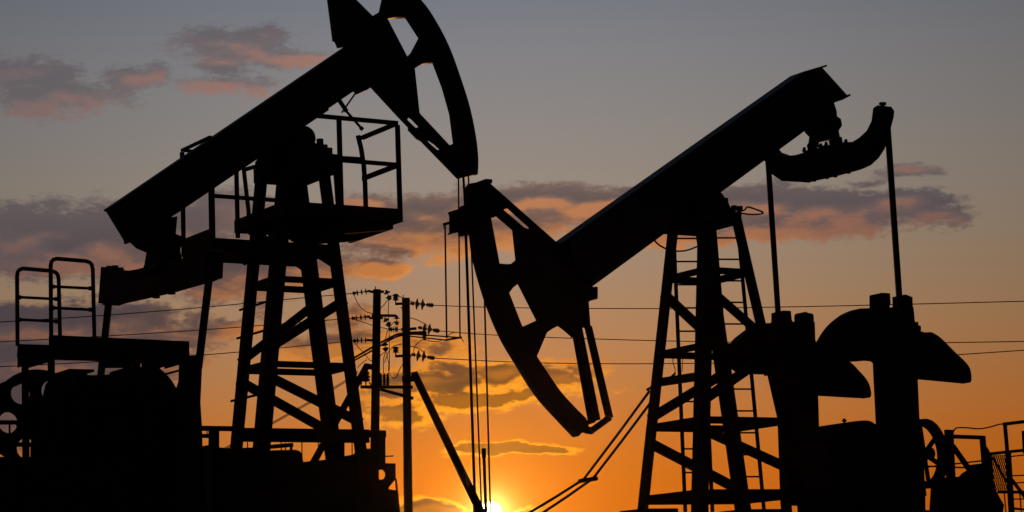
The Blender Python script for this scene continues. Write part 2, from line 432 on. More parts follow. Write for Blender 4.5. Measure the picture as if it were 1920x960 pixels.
for a, w, wd in ((aL2,wf2,.045),(aL2,wn2,.06)):
    obj('handrail_post', MB().beam(A.W(a,w,zt2-.1), A.W(a,w,rz3-.024), wd, wd, A.u), M['dark'], deck2)
obj('handrail_post', MB().beam(A.p(443,312,.43), A.p(446,446,.43), .045, .045, A.u), M['dark'], deck2)
obj_each('handrail', MB().beam(A.p(455,300,-.43), A.p(467,405,-.43), .04, .04, A.u).beam(A.p(456,319,-.43), A.p(480,312,-.43), .04, .05), M['dark'], deck2)
obj('deck_strap', MB().beam(A.p(466,399,-.43), A.p(469,428,-.43), .07, .03, A.u), M['dark'], deck2)

# girders, rails and engine skid at the foot
sk = MB(); yA = lambda y: A.p(600, y, -.62).z
a0 = A.loc(A.p(446,815,-.62))[0]; a1 = A.loc(A.p(690,815,-.62))[0]; a2 = A.loc(A.p(380,803,-.62))[0]; a3 = A.loc(A.p(722,812,-.62))[0]
sk.box(A, a0, a1, -.66, -.58, A.p(560,829,-.62).z, A.p(560,804,-.62).z)
sk.box(A, a2-.3, a0-.001, -.65, -.59, A.p(410,808,-.62).z, A.p(410,799,-.62).z)
sk.box(A, a1+.001, a3, -.65, -.59, A.p(705,820,-.62).z, A.p(705,807,-.62).z)
sk.box(A, a2-.3, A.loc(A.p(405,820,-.62))[0], -.65, -.59, A.p(395,821,-.62).z, A.p(395,814,-.62).z)
obj_each('base_girder', sk, M['dark'], rootA)
for x0, x1, ya, yb in ((392,410,808,850),(635,645,826,862),(706,722,818,880)):
    xm = (x0+x1)/2; obj('base_post', MB().beam(A.p(xm,ya,-.62), A.p(xm,yb,-.62), (x1-x0)/150, .05, A.u if False else A.v), M['dark'], rootA)
th_ = MB()
for x, y0_, y1_ in ((388,805,815),(464,829,850),(535,830,870),(566,829,870),(597,829,850),(660,822,860),(527,829,845)): th_.tube([A.p(x,y0_,-.3), A.p(x+.5,y1_,-.3)], .008, 6)
obj_each('tie_rod', th_, M['cable'], rootA)
base = [(372,838),(410,840),(440,842),(452,841),(490,840),(500,847),(546,846),(556,852),(559,867),(600,864),(640,856),(668,852),(674,846),(684,842),(694,846),(703,851),(706,866),(704,918),(744,919),(750,1010),(750,1120),(372,1120)]
skid = obj('engine_skid', prism(A, base, -.2, .4), M['dark'], rootA, .02)
obj('engine_cover', MB().slab([A.p(x,y,-.5) for x,y in ((498,846),(545,845),(553,848),(557,854),(559,866),(562,900),(496,900))], A.v*.3), M['dark'], rootA, .01)
obj('engine_handle', MB().beam(A.p(505,838,-.5), A.p(549,834,-.5), .03, .05).beam(A.p(546,834,-.5), A.p(546,848,-.5), .05, .03), M['dark'], rootA)
gd = prism(A, [(700,868),(742,869),(742,898),(729,914),(729,930),(700,930)], -.35, .03, [circle_px(714,890,8,9.5,18)])
obj('belt_guard', gd, M['dark'], rootA)
obj_each('guard_stay', MB().tube([A.p(742,897,-.35), A.p(749,965,-.35)], .014).beam(A.p(718,856,-.62), A.p(737,855,-.62), .02, .015).beam(A.p(690,851,-.62), A.p(712,849,-.62), .05,.1), M['dark'], rootA)
lo = MB(); lo.box(A, A.loc(A.p(-120,960))[0], 1.25, -1.7, 2.0, GZ-.3, GZ+.42)
obj('foundation', lo, M['concrete'], rootA)
lo = MB(); a_l = A.loc(A.p(-120,900))[0]
lo.box(A, a_l, A.loc(A.p(380,900,-.9))[0], -.95, -.55, GZ+.42, A.p(200,858,-.9).z)
obj('motor_bed', lo, M['dark'], rootA, .02)
mo = MB(); c = A.p(185,810,-.62)
mo.lathe(c - A.u*.42, c + A.u*.9, [(0,.2),(.03,.33),(.12,.40),(.9,.40),(.98,.34),(1,.2)], 24)
for k in range(12):
    g = math.pi*(k+.5)/12; d = A.v*math.cos(g) + ez*math.sin(g)
    mo.beam(c - A.u*.28 + d*.405, c + A.u*.72 + d*.405, .012, .03, d)
obj('drive_motor', mo, M['dark'], rootA)
sp = MB(); sp.box(A, A.loc(A.p(323,940,-1.0))[0], A.loc(A.p(372,940,-1.0))[0], -1.0, -.985, A.p(350,956,-1).z, A.p(350,921,-1).z)
spo = obj('sign_plate', sp, M['plate'], rootA)
ink = MB()
for x0,x1,y in ((329,347,930),(351,367,930),(335,364,942),(340,358,948)): ink.box(A, A.loc(A.p(x0,y,-1.0))[0], A.loc(A.p(x1,y,-1.0))[0], -1.006, -1.001, A.p(350,y+2.5,-1).z, A.p(350,y-2.5,-1).z)
obj_each('worn_lettering', ink, M['plate_ink'], spo)
obj('control_box', MB().box(A, A.loc(A.p(312,930,-.96))[0], A.loc(A.p(384,930,-.96))[0], -.98, -.955, GZ+.42, A.p(340,905,-.96).z), M['dark'], rootA)

# ================================================================== STEP PLATFORM on the far left
Pf = Frame(60, 660, 28.2)
rp = thing('access_platform', 'railed step platform with hooped tube handrails at the far left edge', 'platform', Pf.W(.4, .2, GZ))
mb = MB(); aa = lambda x, y=650, w=0: Pf.loc(Pf.p(x, y, w))[0]
mb.slab([Pf.p(x,y,-.3) for x,y in ((92,628),(354,640),(355,667),(336,668),(336,674),(265,672),(262,690),(188,690),(187,677),(92,674))], Pf.v*.02)
mb.box(Pf, aa(130,640,-.3), aa(340,640,-.3), -.28, .2, Pf.p(200,668,-.3).z, Pf.p(200,660,-.3).z)
pt = obj('platform_deck', mb, M['dark'], rp)
mb = MB().slab([Pf.p(x,y,0) for x,y in ((33,645),(100,647),(100,672),(72,680),(42,687),(33,690))], Pf.v*.02)
mb.box(Pf, aa(38), aa(100), .02, .12, Pf.p(60,668,0).z, Pf.p(60,660,0).z)
obj('lower_step', mb, M['dark'], rp)
obj('step_brace', MB().beam(Pf.p(44,690,0), Pf.p(100,674,0), .03, .035), M['dark'], rp)
def hoop(name, xs, ytop, ybot, w, bars, rr=.026):
    (xl, xr) = xs; ins = 9
    l = [(xl+1,ybot),(xl,ytop+14),(xl+1.5,ytop+6),(xl+5,ytop+2),(xl+11,ytop)]
    rr_ = [(xr-14,ytop+4.5),(xr-7,ytop+7),(xr-3,ytop+11),(xr-1,ytop+20),(xr+2,ybot)]
    o = obj(name, MB().tube([Pf.p(x,y,w) for x,y in l+rr_], rr, 10), M['galv'], rp)
    for y in bars:
        b = MB().tube([Pf.p(xl,y,w), Pf.p(xr,y+4,w)], .018, 8)
        for x, dy in ((xl+4,.3),(xr-5,3.6)): b.tube([Pf.p(x-3.5,y+dy,w), Pf.p(x+3.5,y+dy+.2,w)], .027, 8)
        obj('cross_bar', b, M['galv'], o)
hoop('hoop_handrail', (32,111), 503.5, 648, .1, (557,599)); hoop('hoop_handrail', (95,175), 485, 632, -.32, (537,577))
for x, y0_, y1_, w, wd in ((47,686,900,.0,.08),(99,672,900,.3,.045),(93,676,900,.45,.045),(272,672,960,-.1,.06),(345,668,960,.3,.08)):
    obj('platform_post', MB().beam(Pf.p(x,y0_,w), Vector((Pf.p(x+2,y0_,w).x, Pf.p(x,y0_,w).y, GZ-.1)), wd, wd*.8, Pf.u), M['dark'], rp)

# ================================================================== RIGHT PUMPJACK
B = Frame(1354, 953, 29.3)
def zB(y, x=1335): return B.p(x, y).z
rootB = thing('pumpjack', 'right pumpjack with its horsehead lowered beside the rising sun and paired counterweights at the right', 'pumpjack',
              B.W(0, 0, GZ), 'pumpjacks')
rootB['label'] = 'right pumpjack with its horsehead lowered above the low sun and winged counterweights at its rear'
cornB, hsB, axB = tower(B, rootB, 1322, 430, 1354, 953, (.837, .648), (.299, .403), zB(990), zB(405),
    [(zB(518), .085), (zB(659), .085), (zB(796), .09), (zB(932), .11)],
    [(0, zB(548), 2, zB(640), .13), (1, zB(545), 3, zB(638), .11), (0, zB(776), 2, zB(690), .12), (1, zB(762), 3, zB(672), .12),
     (0, zB(824), 2, zB(914), .13), (1, zB(812), 3, zB(890), .12)], flange=.152)
beamB = [(1040,462),(1300,277),(1495,140),(1525,131),(1567,186),(1563,197),(1506,240),(1093,541),(1060,520)]
wbB = obj('walking_beam', prism(B, beamB, 0, .30), M['blue'], rootB, .012)
fl2 = MB()
for p, q in (((1044,459),(1496,139.5)), ((1497,139.5),(1537,127.5)), ((1094,541),(1506,240)), ((1507,239.5),(1548,211)), ((1566,190),(1581,182)), ((1526,131),(1574,184))):
    P, Q = B.p(*p), B.p(*q); d = (Q-P).normalized(); nrm = d.cross(B.v)
    fl2.hexa([P-B.v*.152-nrm*.012, P+B.v*.152-nrm*.012, P+B.v*.152+nrm*.012, P-B.v*.152+nrm*.012, Q-B.v*.152-nrm*.012, Q+B.v*.152-nrm*.012, Q+B.v*.152+nrm*.012, Q-B.v*.152+nrm*.012])
obj_each('flange', fl2, M['blue'], wbB)
obj('bearing_housing', MB().lathe(B.p(1345,378,-.32), B.p(1345,378,-.32)+B.v*.64, [(0,.12),(.02,.145),(.25,.16),(.75,.16),(.98,.145),(1,.12)], 28), M['cast'], rootB)
cap = MB(); cap.box(B, -.42, .16, -.49, .49, zB(431), zB(408)); cap.box(B, -.3, .08, -.36, .36, zB(408), zB(380))
obj('saddle_plate', cap, M['cast'], rootB, .01)
obj('saddle_gusset', prism(B, [(1258,425),(1290,360),(1345,358),(1366,380),(1372,395),(1390,400),(1390,412),(1330,431)], 0, .5), M['cast'], rootB)
bt = MB()
for x, y in ((1376,390),(1387,391)):
    P = B.p(x, y, -.2); bt.lathe(P - Vector((0,0,.1)), P + Vector((0,0,.03)), [(0,.02),(.5,.02),(.52,.04),(1,.04)], 8)
obj_each('bolt', bt, M['cast'], rootB)
obj('cable_loop', MB().tube([B.p(x,y,-.2) for x,y in arc_curve([(1388,396),(1396,394),(1402,388),(1418,393),(1429,397),(1430,400),(1420,402),(1405,402),(1390,400)],3)], .011, 6), M['rubber'], rootB)
obj('slack_cable', MB().tube([B.p(x,y,-.3) for x,y in arc_curve([(1223,444),(1229,453),(1240,462),(1260,470),(1285,470),(1308,462)],4)], .011, 6), M['rubber'], rootB)
# horsehead
headB = [(872,352),(879,345),(890,343),(903,338),(915,340),(1045,455),(1075,470),(1098,541),(1107,542),(1107,564),(1104,566),(1108,622),(1092,612),(1076,632),(1072,633),(1045,610),(1026,623),(1007,668)] \
    + arc_curve([(1007,668),(1028,700),(1051,733),(1075,760),(1099,784)],4)[1:] + [(1107,809),(1089,812),(1079,819)] \
    + arc_curve([(1079,819),(1040,778),(1006,739),(970,682),(941,632),(913,564),(890,486),(884,443)],4)[1:] + [(878,440),(874,432)]
hhB = obj('horsehead', prism(B, headB, 0, .09, [[(921,409),(930,406),(960,432),(966,488),(958,496),(937,494)],
     [(955,549),(969,530),(1005,601),(980,613)], [(944,393),(951,391),(991,427),(991,433)]]), M['blue'], rootB)
fp = MB(); pts = [B.p(x, y) for x, y in arc_curve([(1079,818),(1040,777),(1006,738),(970,681),(941,631),(913,563),(891,486),(885,443),(880,400),(877,352)],5)]
for P, Q in zip(pts[:-1], pts[1:]):
    d = (Q-P).normalized(); nn = d.cross(B.v); w = B.v*.05
    fp.hexa([P-w-nn*.012, P+w-nn*.012, P+w+nn*.012, P-w+nn*.012, Q-w-nn*.012, Q+w-nn*.012, Q+w+nn*.012, Q-w+nn*.012])
obj('front_plate', fp, M['blue'], hhB)
st = obj('head_strut', MB().slab([B.p(x,y,.2) for x,y in ((1072,612),(1088,606),(1124,787),(1113,790),(1104,789))], B.v*.05), M['blue'], hhB)
st = obj('head_strut', MB().slab([B.p(x,y,-.2) for x,y in ((1096,606),(1108,612),(1148,783),(1136,779))], B.v*.05), M['blue'], hhB)
obj('strut_link', MB().beam(B.p(1098,806,0), B.p(1110,808,-.02), .08, .08).beam(B.p(1106,810,-.02), B.p(1144,782,-.2), .06, .07).beam(B.p(1094,795,.1), B.p(1113,788,.2), .05, .05), M['blue'], hhB)
obj('hinge_block', MB().slab([B.p(x,y) for x,y in ((1094,541),(1107,541),(1107,564),(1095,567))], B.v*.34), M['cast'], hhB, .01)
obj('cap_lug', MB().slab([B.p(x,y) for x,y in ((903,338),(915,339),(915,346),(903,346))], B.v*.2), M['dark'], hhB)
obj('cable_anchor', MB().slab([B.p(x,y,0) for x,y in ((843,397),(865,390),(866,386),(876,382),(885,384),(890,442),(882,441),(876,432),(867,433),(843,440),(846,434),(846,404))], B.v*.10)
    .slab([B.p(x,y,0) for x,y in ((866,433),(883,432),(883,441),(868,442))], B.v*.2)
    .beam(B.p(832,421,-.0), B.p(848,416.5,-.0), .04, .035), M['dark'], rootB)
for x0, y0_, x1, y1_, rr, w in ((873.5,440,893,1010,.017,-.05),(908,542,921,1010,.011,.02)):
    obj('bridle_cable', MB().tube([B.p(x0,y0_,w), B.p(x1,y1_,w)], rr, 8), M['cable'], rootB)
obj('bridle_cable', MB().tube([A.p(868.5,326,.06), A.p(874,420,.06)], .016, 8), M['cable'], rootA)
obj('bridle_cable', MB().tube([A.p(878,322,-.02), A.p(882,420,-.02), A.p(905,1010,-.02)], .011, 8), M['cable'], rootA)
obj('hanger_rod', MB().tube([A.p(859.5,330,0), A.p(862.5,633,0)], .0105, 8), M['cable'], rootA)
# the hanger frame below the anchor
hf = obj('hanger_rod', MB().tube([B.p(834.5,420,0), B.p(837.5,634,0)], .0105, 8).tube([B.p(834,421,0), B.p(832,424,0), B.p(832,429,0)], .004, 5), M['cable'], rootB)

# equalizer yoke at the tail
tb = [(1500,235),(1506,240),(1509,249),(1517,257),(1514,278),(1536,276),(1534,266),(1557,263),(1558,271),(1577,268),(1573,245),(1579,235),(1577,223),(1570,218),(1569,208),(1565,195),(1540,190)]
obj('tail_bearing', prism(B, tb, 0, .24), M['cast'], rootB, .02)
obj('bearing_cover', MB().lathe(B.p(1568,233,-.24), B.p(1568,233,.24), [(0,.05),(.04,.075),(.96,.075),(1,.05)], 18), M['cast'], rootB)
aB = B.loc(B.p(1545, 290))[0]
def eq(x, y): return B.q(x, y, aB)
yk = [(1428,295),(1440,310),(1446,326),(1458,334),(1473,340),(1511,342),(1568,330),(1617,317),(1633,310),(1648,296),(1659,279),(1668,250),(1676,219),(1677,208),(1672,201),(1661,199),(1652,198),(1641,200),(1637,203),(1636,211),(1634,227),(1625,245),(1611,258),(1598,266),(1577,268),(1560,272),(1543,273),(1537,277),(1516,280),(1504,287),(1481,294),(1466,286),(1456,273),(1440,262),(1425,268)]
yo = obj('equalizer_yoke', traced(MB(), yk, eq, B.u*.2), M['dark'], rootB, .015)
eb = MB()
for x, y in ((1508,280),(1549,270),(1586,265),(1539,273)): eb.lathe(eq(x,y+5), eq(x,y-4), [(0,.03),(.5,.03),(.52,.024),(1,.02)], 6)
for x, y in ((1526,336),(1550,331),(1566,328),(1591,321)): eb.lathe(eq(x,y-2), eq(x,y+4.5), [(0,.03),(1,.03)], 6)
eb.lathe(eq(1655,202), eq(1655,192), [(0,.03),(.5,.03),(.55,.05),(1,.045)], 8)
obj_each('bolt', eb, M['dark'], yo)
wl = B.loc(eq(1441,315))[1]; wr = B.loc(eq(1665,235))[1]
obj('pitman_arm', MB().beam(B.p(1440,300,wl), B.p(1461,620,wl), .082, .07), M['dark'], rootB, .006)
obj('pitman_arm', MB().beam(B.p(1664,235,wr), B.p(1689,600,wr), .088, .07), M['dark'], rootB, .006)
# cranks with winged counterweights
def crank(col, blocks, wings, w, name):
    c = obj('crank_arm', prism(B, col, w, .2), M['cast'], rootB, .015)
    for b in blocks: obj('clamp_block', prism(B, b, w, .22), M['cast'], c, .012)
    for g in wings: obj('counterweight', prism(B, g, w + .02, .16), M['cast'], c, .02)
crank([(1638,578),(1713,576),(1716,606),(1724,610),(1727,612),(1721,712),(1724,780),(1732,860),(1735,920),(1736,1000),(1640,1000),(1642,800),(1636,680)],
      [[(1630,555),(1643,551),(1669,550),(1670,569),(1668,576),(1672,600),(1630,600)], [(1673,557),(1694,553),(1711,557),(1713,606),(1674,606)],
       [(1700,607),(1722,609),(1727,613),(1727,650),(1700,650)]],
      [arc_curve([(1529,644),(1538,628),(1550,612),(1562,601),(1575,592),(1590,585),(1605,580),(1618,579),(1640,578)],2) + [(1650,600),(1650,677),(1643,679),(1624,676),(1592,678),(1530,680)],
       [(1715,624),(1727,624)] + arc_curve([(1748,623),(1755,627),(1766,635),(1791,660),(1806,674),(1817,687),(1821,699),(1821.5,714),(1815,718),(1800,718),(1787,717)],3) + [(1723,711),(1712,711)]],
      wr + .05, 'near')
crank([(1446,604),(1528,604),(1529,640),(1533,700),(1536,800),(1536,946),(1497,948),(1463,946),(1458,800),(1453,735),(1445,700)],
      [[(1446,588),(1460,584),(1483,583),(1485,600),(1487,612),(1446,612)], [(1489,592),(1502,586),(1524,588),(1526,592),(1528,645),(1489,645)]],
      [arc_curve([(1366,650),(1373,638),(1386,627),(1400,618),(1418,611),(1432,607),(1450,606)],2) + [(1460,640),(1446,703),(1438,702),(1409,701),(1378,697),(1368,690),(1365,670)],
       [(1524,655)] + arc_curve([(1592,677),(1601,684),(1610,694),(1621,706),(1629,718),(1633,731),(1633.5,742),(1628,746),(1612,746),(1590,745),(1540,742)],3) + [(1524,742)]],
      wl - .05, 'far')
# gearbox
gB = obj('gearbox', prism(B, arc_curve([(1500,830),(1525,808),(1545,800),(1565,795),(1601,791),(1624,791),(1642,796),(1670,806)],3) + [(1725,860),(1728,1010),(1505,1010)], .1, .6), M['cast'], rootB, .03)
obj('breather_cap', MB().lathe(B.p(1583,797,.1), B.p(1583,785,.1), [(0,.022),(.35,.022),(.37,.012),(.5,.012),(.52,.03),(.8,.03),(.85,.02),(1,.02)], 10), M['dark'], gB)
zlow = B.p(1500, 955, 0).z
obj('gearbox_stand', MB().box(B, B.loc(B.p(1480,990,0))[0], B.loc(B.p(1735,990,0))[0], -.9, 1.0, GZ+.4, B.p(1600,965).z), M['dark'], rootB)
obj('stand_leg', MB().beam(B.p(1473,930,.9), B.p(1478,1010,.9), .11, .1, B.u).tube([B.p(1496,948,.9), B.p(1500,1000,.9)], .01), M['dark'], rootB)
obj('brake_rod', MB().beam(B.p(1727,870,-1.2), B.p(1735,930,-1.2), .03, .03), M['dark'], rootB)
obj('outrigger', MB().beam(B.p(1236,717,.6), B.p(1308,706,-.6), .08, .10).beam(B.p(1213,731,.6), B.p(1244,714,.6), .03, .03).beam(B.p(1254,711,.55), B.p(1266,700,.3), .02, .02), M['dark'], rootB)
obj_each('control_wire', MB().tube([B.p(x,y,.4) for x,y in arc_curve([(1264,705),(1266,693),(1262,680),(1262,670)],3)], .006, 5).tube([B.p(1279,697,.4), B.p(1280,672,.4)], .005, 5), M['rubber'], rootB)
def ladder(ps, pe, qs, qe, w, n, name='ladder'):
    m = MB(); P0, P1, Q0, Q1 = B.p(*ps, w), B.p(*pe, w), B.p(*qs, w), B.p(*qe, w)
    m.tube([P0, P1], .025, 8); m.tube([Q0, Q1], .025, 8)
    L = obj(name, m, M['dark'], rootB); rg = MB()
    for k in range(n):
        t = (k+.35)/n; rg.tube([P0.lerp(P1,t), Q0.lerp(Q1,t)], .012, 6)
    obj_each('rung', rg, M['dark'], L)
ladder((1263,432),(1285,960),(1312,432),(1336,960), .55, 12)
ladder((1340,432),(1385,962),(1384,432),(1433,962), .15, 13)
fz = B.p(1215, 957, .7).z
sk = MB(); sk.box(B, -1.3, 2.2, .66, .96, GZ+.4, GZ+.42+.25); sk.box(B, -1.3, 2.2, -.96, -.66, GZ+.4, GZ+.67)
obj_each('base_girder', sk, M['dark'], rootB)
for i, (x0, x1, y) in enumerate(((1178,1246,956),(1366,1458,957))):
    w = (.75,.75)[i]; obj('foot_plate', MB().box(B, B.loc(B.p(x0,y,w))[0], B.loc(B.p(x1,y,w))[0], w-.3, w+.2, GZ+.67, B.p((x0+x1)/2,y,w).z), M['dark'], rootB, .01)
for i in range(4):
    P, su, sv = cornB(i, zB(990)); 
    obj('leg_shoe', MB().beam(Vector((P.x,P.y,GZ+.6)) - B.u*su*.1 - B.v*sv*.1, Vector((P.x,P.y,zB(984))) - B.u*su*.1 - B.v*sv*.1, .3, .3, B.u), M['dark'], rootB)
obj('foundation', MB().box(B, -1.6, 4.2, -2.1, 2.1, GZ-.3, GZ+.4), M['concrete'], rootB)

# flywheel and motor behind the right crank
wyaw = Frame(1728, 850, 31.3, rad(45))
def spoked(fr, x, y, R, root):
    c = fr.p(x, y); ex = fr.u; n = 48
    ring = [(c + ex*math.cos(2*math.pi*k/n)*R + ez*math.sin(2*math.pi*k/n)*R) for k in range(n)]
    inn = [(c + ex*math.cos(2*math.pi*k/n)*R*.82 + ez*math.sin(2*math.pi*k/n)*R*.82) for k in range(n)]
    o = obj('flywheel', MB().slab(ring, fr.v*.13, [inn]), M['cast'], root)
    obj('hub', MB().lathe(c - fr.v*.13, c + fr.v*.13, [(0,.07),(.1,.085),(.9,.085),(1,.07)], 18), M['cast'], o)
    for k in range(6):
        g = 2*math.pi*(k+.64)/6; d = ex*math.cos(g) + ez*math.sin(g)
        obj('spoke', MB().beam(c + d*.07, c + d*R*.84, .06, .03, fr.v), M['cast'], o)
spoked(wyaw, 1733, 851, .465, rootB)

# ================================================================== motor with guard, right edge
Fm = Frame(1800, 900, 31.0)
mr = thing('electric_motor', 'electric motor in a frame of posts and struts beside the flywheel at the lower right', 'motor', Fm.W(.1, 0, GZ))
body = [(1742,960),(1745,912),(1748,899),(1755,897),(1789,895),(1801,894),(1803,888),(1818,879),(1840,869),(1848,868),(1853,872),(1861,890),(1868,920),(1876,935),(1883,947),(1880,965),(1875,1010),(1745,1010)]
mo = obj('motor_body', prism(Fm, body, 0, .34), M['dark'], mr, .03)
obj('belt_shield', prism(Fm, [(1844,890),(1848.5,838),(1854,843),(1860,855),(1864,905),(1850,910)], .2, .03), M['dark'], mr)
obj('terminal_box', MB().box(Fm, Fm.loc(Fm.p(1752,900,-.3))[0], Fm.loc(Fm.p(1790,900,-.3))[0], -.36, -.3, Fm.p(1770,940,-.3).z, Fm.p(1770,905,-.3).z), M['dark'], mo, .01)
obj('frame_post', MB().beam(Fm.p(1779,806,.2), Fm.p(1783,900,.2), .115, .06, Fm.v), M['dark'], mr)
obj('frame_post', MB().beam(Fm.p(1842,818,.2), Fm.p(1847,880,.2), .06, .06, Fm.v), M['dark'], mr)
obj('frame_rail', MB().beam(Fm.p(1785,818.5,.2), Fm.p(1845,820.5,.2), .05, .05), M['dark'], mr)
obj('frame_strut', MB().beam(Fm.p(1786,836,.2), Fm.p(1820,884,.2), .05, .06), M['dark'], mr)
obj_each('frame_rail', MB().tube([Fm.p(1735,876,.3), Fm.p(1850,863,.3)], .012, 6).tube([Fm.p(1735,874,.35), Fm.p(1812,877,.35)], .012, 6), M['dark'], mr)
obj('power_cable', MB().tube([Fm.p(x,y,.2) for x,y in arc_curve([(1787,812),(1790,805),(1796,802),(1812,802),(1835,804),(1855,801),(1872,796),(1880,795)],3)], .010, 6), M['rubber'], mr)
obj('motor_bed', MB().box(Fm, -.5, .9, -.4, .5, GZ-.1, Fm.p(1810,985).z), M['concrete'], mr)

Fg = Frame(1890, 880, 32.2, rad(-12))
gr = thing('guard_fence', 'steel guard fence with a panel of expanded mesh at the right edge', 'fence', Fg.W(.1, 0, GZ))
for x0, y0_, x1, y1_, wd in ((1884,793,1889,850,.055),(1890,848,1899,1000,.085),(1919,808,1921,850,.05),(1926,792,1932,1000,.06)):
    e = Fg.p(x1,y1_); 
    obj('fence_post', MB().beam(Fg.p(x0,y0_), e, wd, .05, Fg.v), M['dark'], gr)
for p, q, h in (((1880,795.5),(1930,789.5),.045),((1856,851),(1930,843),.04),((1870,922.5),(1935,923),.04),((1897,953),(1935,957),.03)):
    obj('fence_rail', MB().beam(Fg.p(*p), Fg.p(*q), .04, h), M['dark'], gr)
for p, q in (((1895,856),(1930,852)),((1895,892),(1930,891)),((1896,906),(1930,904)),((1898,936),(1935,935))):
    obj('fence_wire', MB().tube([Fg.p(*p,.05), Fg.p(*q,.05)], .010, 6), M['dark'], gr)
obj('fence_strut', MB().beam(Fg.p(1896,898,.04), Fg.p(1924,935,.04), .04, .05), M['dark'], gr)
for x in (1883, 1912): obj('fence_wire', MB().tube([Fg.p(x,925,.05), Fg.p(x+5,985,.05)], .010, 6), M['dark'], gr)
ms = MB(); nx, ny = 9, 11
x0, x1, y0_, y1_ = 1858, 1889, 853, 920
cw_, ch_ = (x1-x0)/nx, (y1_-y0_)/ny
for i in range(nx+1):          # expanded metal: zigzag strands that touch in turn
    for s_ in (0, 1):
        pts = []
        for j in range(2*ny+1):
            odd = (j % 4) in ((1,2) if s_ else (3,0))
            pts.append(Fg.p(min(x1, x0 + i*cw_ + (cw_*.5 if odd else 0) + j*.18), y0_ + j*ch_/2, .02))
        if s_ == 0: ms.tube(pts, .0085, 4)
mso = obj('mesh_panel', ms, M['dark'], gr)
obj('mesh_brace', MB().beam(Fg.p(1861,857,.05), Fg.p(1888,905,.05), .03, .035), M['dark'], mso)

# ================================================================== wellhead
Wd = 31.0
wh = thing('wellhead', 'capped wellhead stem rising between the pumping cables beside the sun', 'wellhead', Vector((at(908,950,Wd).x, Wd, GZ)))
def V(x, y, Y): return at(x, y, Y)
c0 = V(908,870,Wd); bx = Vector((c0.x, c0.y, 0))
m_ = MB(); zt_, zm_ = V(907.5,840.5,Wd).z, V(908,858,Wd).z
m_.lathe((c0.x,c0.y,GZ), (c0.x,c0.y,zm_), [(0,.05),(.3,.05),(.31,.021),(1,.021)], 12)
obj('stem', m_, M['galv'], wh)
obj('stem_cap', MB().lathe((c0.x,c0.y,zm_-.005), (c0.x,c0.y,zt_), [(0,.020),(.04,.029),(.98,.029),(1,.024)], 12), M['galv'], wh)
obj('valve_body', MB().lathe((c0.x,c0.y,GZ), (c0.x,c0.y,GZ+.85), [(0,.16),(.08,.16),(.09,.09),(.4,.09),(.41,.15),(.5,.15),(.51,.09),(.9,.09),(.91,.14),(1,.14)], 20), M['cast'], wh)

# ================================================================== utility poles
PY = 54.0
def string(root, p, q, kind, n, name='insulator_string'):
    """a strain insulator from pole side p to wire side q"""
    mb = MB(); d = (q-p); mb.tube([p, q], .012, 6)
    o = obj(name, mb, M['dark'], root)
    for k in range(n):
        t = .25 + .5*k/max(1,n-1) if n > 1 else .5
        if kind == 'glass':
            t = .32 + .24*k; c = p + d*t; e = d.normalized()
            obj('glass_disc', MB().lathe(c - e*.05, c + e*.05, [(0,.03),(.3,.13),(.45,.135),(.7,.05),(1,.03)], 16), M['glass'], o)
        else:
            c = p + d*t; e = d.normalized()
            obj('insulator_disc', MB().lathe(c - e*.022, c + e*.022, [(0,.012),(.4,.075),(.6,.075),(1,.012)], 12), M['porcelain'], o)
    fit = MB()
    for t, rr in ((.04,.03),(.12,.035),(.88,.04),(.97,.05)) if kind != 'glass' else ((.05,.04),(.14,.05),(.75,.05),(.84,.06),(.92,.06),(.98,.05)):
        c = p + d*t; fit.lathe(c - d.normalized()*.03, c + d.normalized()*.03, [(0,.01),(.4,rr),(.6,rr),(1,.01)], 8)
    obj('clamp', fit, M['dark'], o)
    return o
def pin(root, x, y0, y1, Y=PY, rr=.075):
    a, b = V(x,y1,Y), V(x,y0,Y)
    o = obj('pin_insulator', MB().lathe(a, b, [(0,.01),(.0,rr*.95),(.06,rr),(.3,rr*.5),(.34,rr*.95),(.4,rr),(.62,rr*.5),(.66,rr*.95),(.72,rr*1.15),(.9,rr*.8),(1,rr*.4)], 14), M['porcelain'], root)
    return o
def curve(root, pts, Y=PY, r=.010, name='jumper_wire', m='cable'):
    return obj(name, MB().tube([V(x,y,Y) for x,y in arc_curve(pts,4)], r, 6), M[m], root)
def px_m(n): return n*PY/F
# pole on the left (behind the tower leg)
lp = thing('utility_pole', 'wooden utility pole nearest the left tower, its strut leaning left, ribbed bushings on its beam', 'utility pole', Vector((V(700,1120,PY).x, PY, GZ)), 'utility poles')
b0 = V(701,960,PY); t0 = V(707,543,PY)
dirp = (t0-b0)/(t0.z-b0.z); foot = t0 - dirp*(t0.z-(GZ-.3))
obj('pole', MB().tube([foot, t0], [px_m(9.6), px_m(7.6)], 14), M['wood'], lp)
obj('lightning_pin', MB().tube([V(703.5,548,PY-.1), V(704,537,PY-.1)], .014, 6), M['dark'], lp)
sb = V(585,872,PY+.6); stp = V(689,684,PY+.1); dd = (sb-stp); k = (GZ-.2-stp.z)/dd.z
obj('pole_strut', MB().tube([stp + dd*k, stp], [.10,.078], 12), M['wood'], lp)
obj('strut_clamp', MB().beam(V(686,686,PY), V(706,690,PY), .1, .12), M['dark'], lp)
obj('cross_arm', MB().beam(V(694,547,PY-.12), V(720,547,PY-.12), .08, .05), M['dark'], lp)
obj('cross_arm', MB().beam(V(697,591.5,PY-.12), V(743,592,PY-.12), .08, .055), M['dark'], lp)
obj('cross_arm', MB().beam(V(692,596.5,PY-.2), V(718,596.5,PY-.2), .05, .045), M['dark'], lp)
obj('cross_arm', MB().beam(V(692,638,PY-.12), V(712,638,PY-.12), .06, .05), M['dark'], lp)
